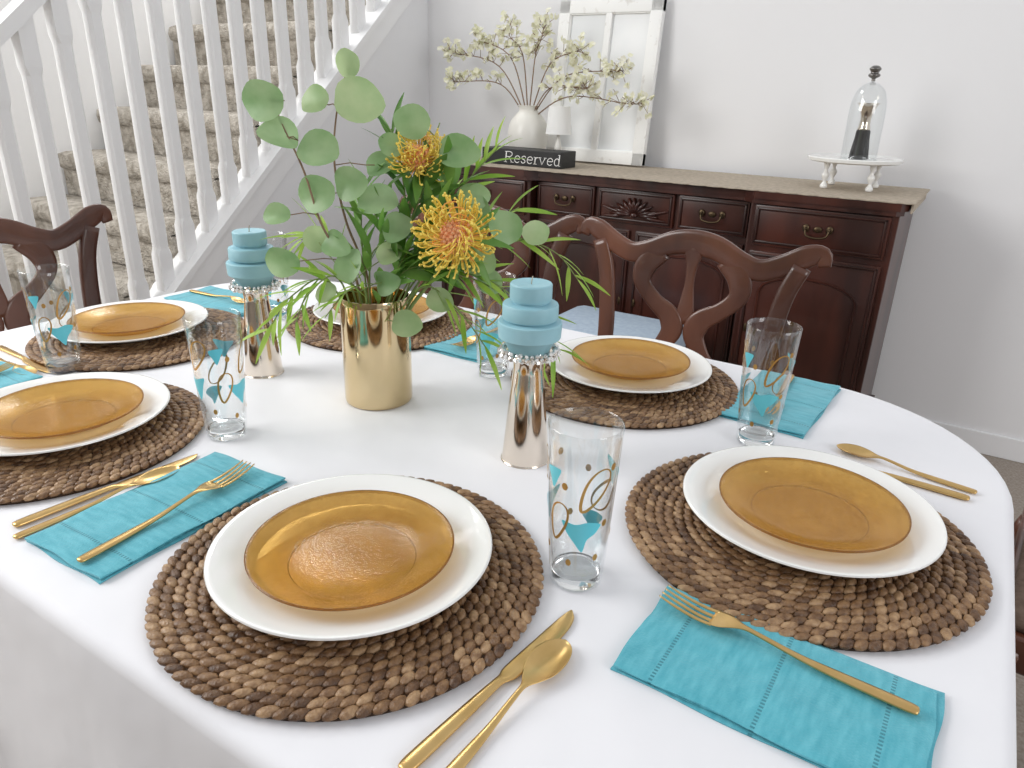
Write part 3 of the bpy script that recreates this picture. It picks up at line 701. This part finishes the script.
def bail(par,cx,cz,y,w=.036):
    m=MB()
    for sx in (-1,1):
        m.add(*sphere((cx+sx*w,y-.004,cz+.008),(.011,.004,.013),10,6)); m.add(*sphere((cx+sx*w,y-.012,cz+.008),.005,8,6))
    m.add(*tube(catmull([(cx-w,y-.014,cz+.006),(cx-w*.85,y-.018,cz-.012),(cx-w*.3,y-.02,cz-.018),(cx+w*.3,y-.02,cz-.018),(cx+w*.85,y-.018,cz-.012),(cx+w,y-.014,cz+.006)],4),.0032,6))
    m.add(*sphere((cx,y-.003,cz+.006),(.014,.003,.010),10,6))
    return m.build("handle",M_brass,True,par)
fy=-.43; fs=-.475
for sx in (-1,1):
    d=panel("drawer",sx*.29-.125,sx*.29+.125,.765,.885,fy); bail(d,sx*.29,.825,fy-.013)
    d=panel("drawer",min(sx*.445,sx*.85),max(sx*.445,sx*.85),.755,.885,fs); bail(d,sx*.648,.82,fs-.013)
    d=panel("door",min(sx*.445,sx*.85),max(sx*.445,sx*.85),.17,.735,fs,False,True); MB().add(*sphere((sx*.47,fs-.015,.47),(.006,.004,.016),8,6)).build("escutcheon",M_brass,True,d)
    d=panel("door",min(sx*.012,sx*.41),max(sx*.012,sx*.41),.17,.74,fy,False,True); MB().add(*sphere((sx*.03,fy-.015,.47),(.006,.004,.016),8,6)).build("escutcheon",M_brass,True,d)
cd=panel("carved_drawer",-.15,.15,.765,.885,fy,False); cd["label"]="drawer front carved with a leafy fan"
cv=MB(); cy_=fy+.004
for k in range(11):
    a=math.radians(-90+18*k); dx,dz=math.sin(a),math.cos(a); ln=1+.55*abs(dx)
    cv.add(*tube([Vector((dx*.010,cy_-.018,.797+dz*.006)),Vector((dx*.034*ln,cy_-.026,.799+dz*.034)),Vector((dx*.060*ln,cy_-.022,.799+dz*.062))],[.003,.0085,.003],7))
for sx in (-1,1):
    for ln,zz in ((.132,.008),(.122,-.010)):
        cv.add(*tube(catmull([Vector((sx*.03,cy_-.018,.80)),Vector((sx*.07,cy_-.024,.800+zz)),Vector((sx*ln,cy_-.022,.808+zz*2))],5),[.004]+[.0075]*5+[.006,.005,.004,.003,.002],7))
cv.add(*sphere((0,cy_-.02,.797),(.014,.008,.010),10,6))
cv.build("carving",M_wood,True,cd)
P=[]
x=-.87
while x<=.895: P.append((x,-.495-.010*abs(math.sin((x+.87)*math.pi/.06)))); x+=.01
y=-.49
while y<=-.02: P.append((.90+.008*abs(math.sin(y*math.pi/.05)),y)); y+=.01
P+= [(.9,-.01),(-.89,-.01),(-.89,-.49)]
rn=MB().add([(x,y,.929) for x,y in P]+[(x,y,.932) for x,y in P],[tuple(range(len(P)))[::-1],tuple(range(len(P),2*len(P)))]+[(i,(i+1)%len(P),len(P)+(i+1)%len(P),len(P)+i) for i in range(len(P))])
rn.add(*box(.894,.900,-.48,-.03,.90,.931,.002))
rn=rn.build("table_runner",M_run,False); rn.location=(SX,SY,0)
tag(rn,"beige linen runner with scalloped edge covering the sideboard top","runner")
ST=.9325
wr=empty("window_frame_decor",(-1.43,2.903,ST+.003)); wr.rotation_euler=(math.radians(-7),0,0)
wf=MB(); fw,fh=.455,.625
frame(wf,-fw/2,fw/2,0,fh,0,.050,.03)
frame(wf,-fw/2+.044,fw/2-.044,.044,fh-.044,-.006,.010,.018)
wf.add(*box(-.014,.014,-.028,-.004,.04,fh-.04,.003))
wf.build("wooden_frame",M_white,True,wr,angle=35)
MB().add(*box(-fw/2+.045,fw/2-.045,-.013,-.010,.045,fh-.045)).build("pane",M_pane,False,wr)
tag(wr,"distressed white wooden window frame leaning on the wall","frame")
VB=(-1.68,2.76)
cv_=MB().add(*lathe(smooth_prof([(0,.002),(.045,0),(.05,.004),(.075,.05),(.085,.10),(.078,.15),(.055,.185),(.040,.20),(.042,.215),(.046,.222),(.04,.22),(.034,.20),(.03,.15),(0,.12)],4),48)).build("ceramic_vase",M_ceram)
cv_.location=(*VB,ST); tag(cv_,"round cream ceramic vase on the sideboard runner","vase")
random.seed(5)
BR=[(-.40,.04,.30),(-.34,-.02,.16),(-.24,.02,.36),(-.08,-.02,.38),(.08,-.05,.36),(.24,-.05,.30),(.40,-.04,.22),(.48,-.06,.08),(.30,-.12,.14)]
for k,(ex,ey,ez) in enumerate(BR):
    root=empty("blossom_branch",(*VB,ST)); tag(root,"thin brown branch with small cream blossoms in a ceramic vase","branch","blossom branches")
    sm=MB();lm=MB()
    S=Vector((0,0,.16)); E=Vector((ex,ey,.20+ez*.8)); mid=Vector((ex*.4,ey*.35,.22+ez*.5))
    P=catmull([S,mid,E+Vector((random.uniform(-.02,.02),0,-.02)),E+Vector((ex*.1,0,-.02 if abs(ex)>.2 else .03))],7)
    sm.add(*tube(P,[.003-.002*i/len(P) for i in range(len(P))],5))
    for i in range(7,len(P)):
        for q in range(2):
            d=Vector((random.uniform(-1,1),random.uniform(-.6,.6),random.uniform(-.4,1))).normalized()*random.uniform(.02,.055)
            e=P[i]+d; sm.add(*tube([P[i],e],.0011,4))
            for w in range(3):
                c=e+Vector((random.uniform(-.014,.014),random.uniform(-.012,.012),random.uniform(-.014,.014)))
                nn=Vector((random.uniform(-1,1),random.uniform(-1,.2),random.uniform(-.3,1))).normalized()
                a=nn.orthogonal().normalized(); b=nn.cross(a)
                for pp in range(5):
                    t=pp*math.pi/2.5; dd=(a*math.cos(t)+b*math.sin(t)); ss=nn.cross(dd)
                    r_=random.uniform(.010,.015)
                    lm.add([c,c+dd*r_*.6+ss*r_*.5+nn*.002,c+dd*r_+nn*.003,c+dd*r_*.6-ss*r_*.5+nn*.002],[(0,1,2,3)],0)
    sm.build("stem",M_stemb,True,root); lm.build("blossoms",M_blos,True,root)
lp=empty("small_lamp",(-1.50,2.70,ST)); tag(lp,"small white lamp with pale drum shade on the sideboard","lamp")
MB().add(*lathe(smooth_prof([(0,0),(.028,0),(.03,.006),(.014,.015),(.009,.04),(.014,.07),(.008,.1),(.006,.13),(0,.13)],4),32)).build("lamp_base",M_ceram,True,lp)
MB().add(*lathe([(.044,.12),(.052,.12),(.042,.225),(.036,.225),(.0355,.224),(.050,.122)],40)).build("lamp_shade",M_shade,True,lp,angle=40)
bk=empty("reserved_sign",(-1.585,2.58,ST)); tag(bk,"black block sign reading Reserved in white serif letters","sign")
MB().add(*box(-.19,.18,-.02,.10,0,.062,.003)).build("block",M_black,False,bk)
E_=[[(.05,.36),(.47,.36),(.45,.55),(.27,.66),(.08,.55),(.02,.33),(.08,.1),(.27,0),(.46,.1)]]
LET=[(.80,[[(0,0),(0,1)],[(0,1),(.35,1),(.55,.88),(.55,.65),(.35,.52),(0,.52)],[(.28,.52),(.62,0)],[(-.14,0),(.14,0)],[(-.14,1),(.05,1)],[(.50,0),(.78,0)]]),
(.60,E_),(.50,[[(.38,.52),(.36,.62),(.2,.66),(.05,.56),(.1,.4),(.3,.3),(.38,.15),(.22,0),(.06,.05),(.02,.18)]]),(.60,E_),
(.46,[[(.1,0),(.1,.64)],[(-.04,.64),(.1,.64)],[(-.04,0),(.28,0)],[(.1,.45),(.22,.62),(.38,.62)]]),
(.66,[[(.0,.64),(.25,0),(.5,.64)],[(-.10,.64),(.14,.64)],[(.38,.64),(.62,.64)]]),(.60,E_),
(.6,[[(.42,.5),(.25,.66),(.06,.55),(.02,.3),(.08,.08),(.25,0),(.42,.12)],[(.42,0),(.42,1)],[(.28,1),(.42,1)],[(.42,0),(.56,0)]])]
lt=MB(); S=.040; SXW=.049; xx=-.075
for wd,strokes in LET:
    for s in strokes:
        pts=[Vector((xx+(px+.08*pz)*SXW,-.0206,.011+pz*S)) for px,pz in s]
        vert=len(s)==2 and s[0][0]==s[1][0]
        if len(s)>3: pts=catmull(pts,4)
        lt.add(*tube(pts,.0024 if vert else (.0012 if len(s)==2 and s[0][1]==s[1][1] else .0017),6,.35,(0,1,0)))
    xx+=(wd+.05)*SXW
lt.build("lettering",M_letter,True,bk)
CX,CY=-.395,2.76
cs=empty("cake_stand",(CX,CY,ST)); tag(cs,"white round footed tray with turned feet on the sideboard","cake stand")
MB().add(*lathe([(0,.085),(.138,.085),(.147,.089),(.149,.098),(.146,.101),(.142,.097),(.132,.0955),(0,.0955)],64)).build("tray",M_porc,True,cs,angle=40)
for k in range(4):
    a=math.radians(45+90*k); x,y=.10*math.cos(a),.10*math.sin(a)
    MB().add(*lathe(smooth_prof([(0,0),(.010,.001),(.012,.010),(.005,.022),(.010,.035),(.012,.045),(.005,.058),(.009,.072),(.010,.086),(0,.086)],3),20),M=Matrix.Translation((x,y,0))).build("foot",M_porc,True,cs)
cl=empty("glass_cloche",(CX+.01,CY,ST+.0965)); tag(cl,"clear glass cloche dome with round knob on the tray","cloche")
dp=[(.054,0),(.056,.002),(.056,.06),(.056,.14),(.053,.180),(.042,.212),(.022,.231),(.009,.236),(0,.237)]
dpi=[(max(0,r-.002),z-.002 if z>.01 else z) for r,z in dp][::-1]
MB().add(*lathe(smooth_prof(dp,3)+smooth_prof(dpi,3),48)).build("dome",M_glass,True,cl)
kb=MB().add(*lathe(smooth_prof([(0,.238),(.006,.239),(.006,.246),(.016,.252),(.018,.258),(.012,.264),(.015,.270),(.018,.276),(.010,.284),(0,.286)],4),24)).build("knob",mat("pewter",(.22,.21,.20),.25,1),True,cl); kb["label"]="dark metal knob"
fg=empty("small_bottle",(CX+.01,CY,ST+.0965)); tag(fg,"small dark bottle with silver top under the glass cloche","bottle")
MB().add(*lathe(smooth_prof([(0,.001),(.028,0),(.030,.006),(.027,.035),(.023,.065),(.020,.09),(0,.09)],4),32)).build("base",M_black,True,fg)
MB().add(*lathe(smooth_prof([(0,.088),(.019,.09),(.016,.11),(.017,.135),(.028,.165),(.034,.172),(.028,.172),(0,.155)],4),32)).build("top",M_silver,True,fg)
# ------------------------------------------------------------------ lights, camera, world
def area(loc,tgt,size,power,col=(1,1,1),sy=None):
    l=bpy.data.lights.new("window_light","AREA"); l.energy=power; l.color=col; l.shape='RECTANGLE'; l.size=size; l.size_y=sy or size
    o=bpy.data.objects.new("window_light",l); o.location=loc; o.rotation_euler=(Vector(tgt)-Vector(loc)).to_track_quat('-Z','Y').to_euler(); COL.objects.link(o); return o
area((-2.7,-.5,2.1),(-.6,1.0,.75),1.6,64,(1,.99,.97),1.5)
area((2.5,.3,2.0),(-.6,2.6,1.2),1.4,34,(.98,.985,1),1.4)
area((-3.1,2.6,3.4),(-3.0,2.4,0),.8,30,(1,1,1))
w=bpy.data.worlds.new("World"); bpy.context.scene.world=w; w.use_nodes=True
w.node_tree.nodes["Background"].inputs[0].default_value=(.96,.975,1,1); w.node_tree.nodes["Background"].inputs[1].default_value=.64
cam=bpy.data.cameras.new("camera"); cam.lens=725.3*36/1024; cam.sensor_width=36; cam.clip_start=.02
co=bpy.data.objects.new("camera",cam); COL.objects.link(co)
p=math.radians(21.98); r=math.radians(1.61)
Up=FV*math.sin(p)+Vector((0,0,math.cos(p))); Fw=FV*math.cos(p)-Vector((0,0,math.sin(p)))
Rt=RV*math.cos(r)+Up*math.sin(r); U2=-RV*math.sin(r)+Up*math.cos(r)
co.matrix_world=Matrix((( Rt.x,U2.x,-Fw.x,0),(Rt.y,U2.y,-Fw.y,0),(Rt.z,U2.z,-Fw.z,TZ+.458),(0,0,0,1)))
bpy.context.scene.camera=co
bpy.context.scene.view_settings.view_transform='Standard'
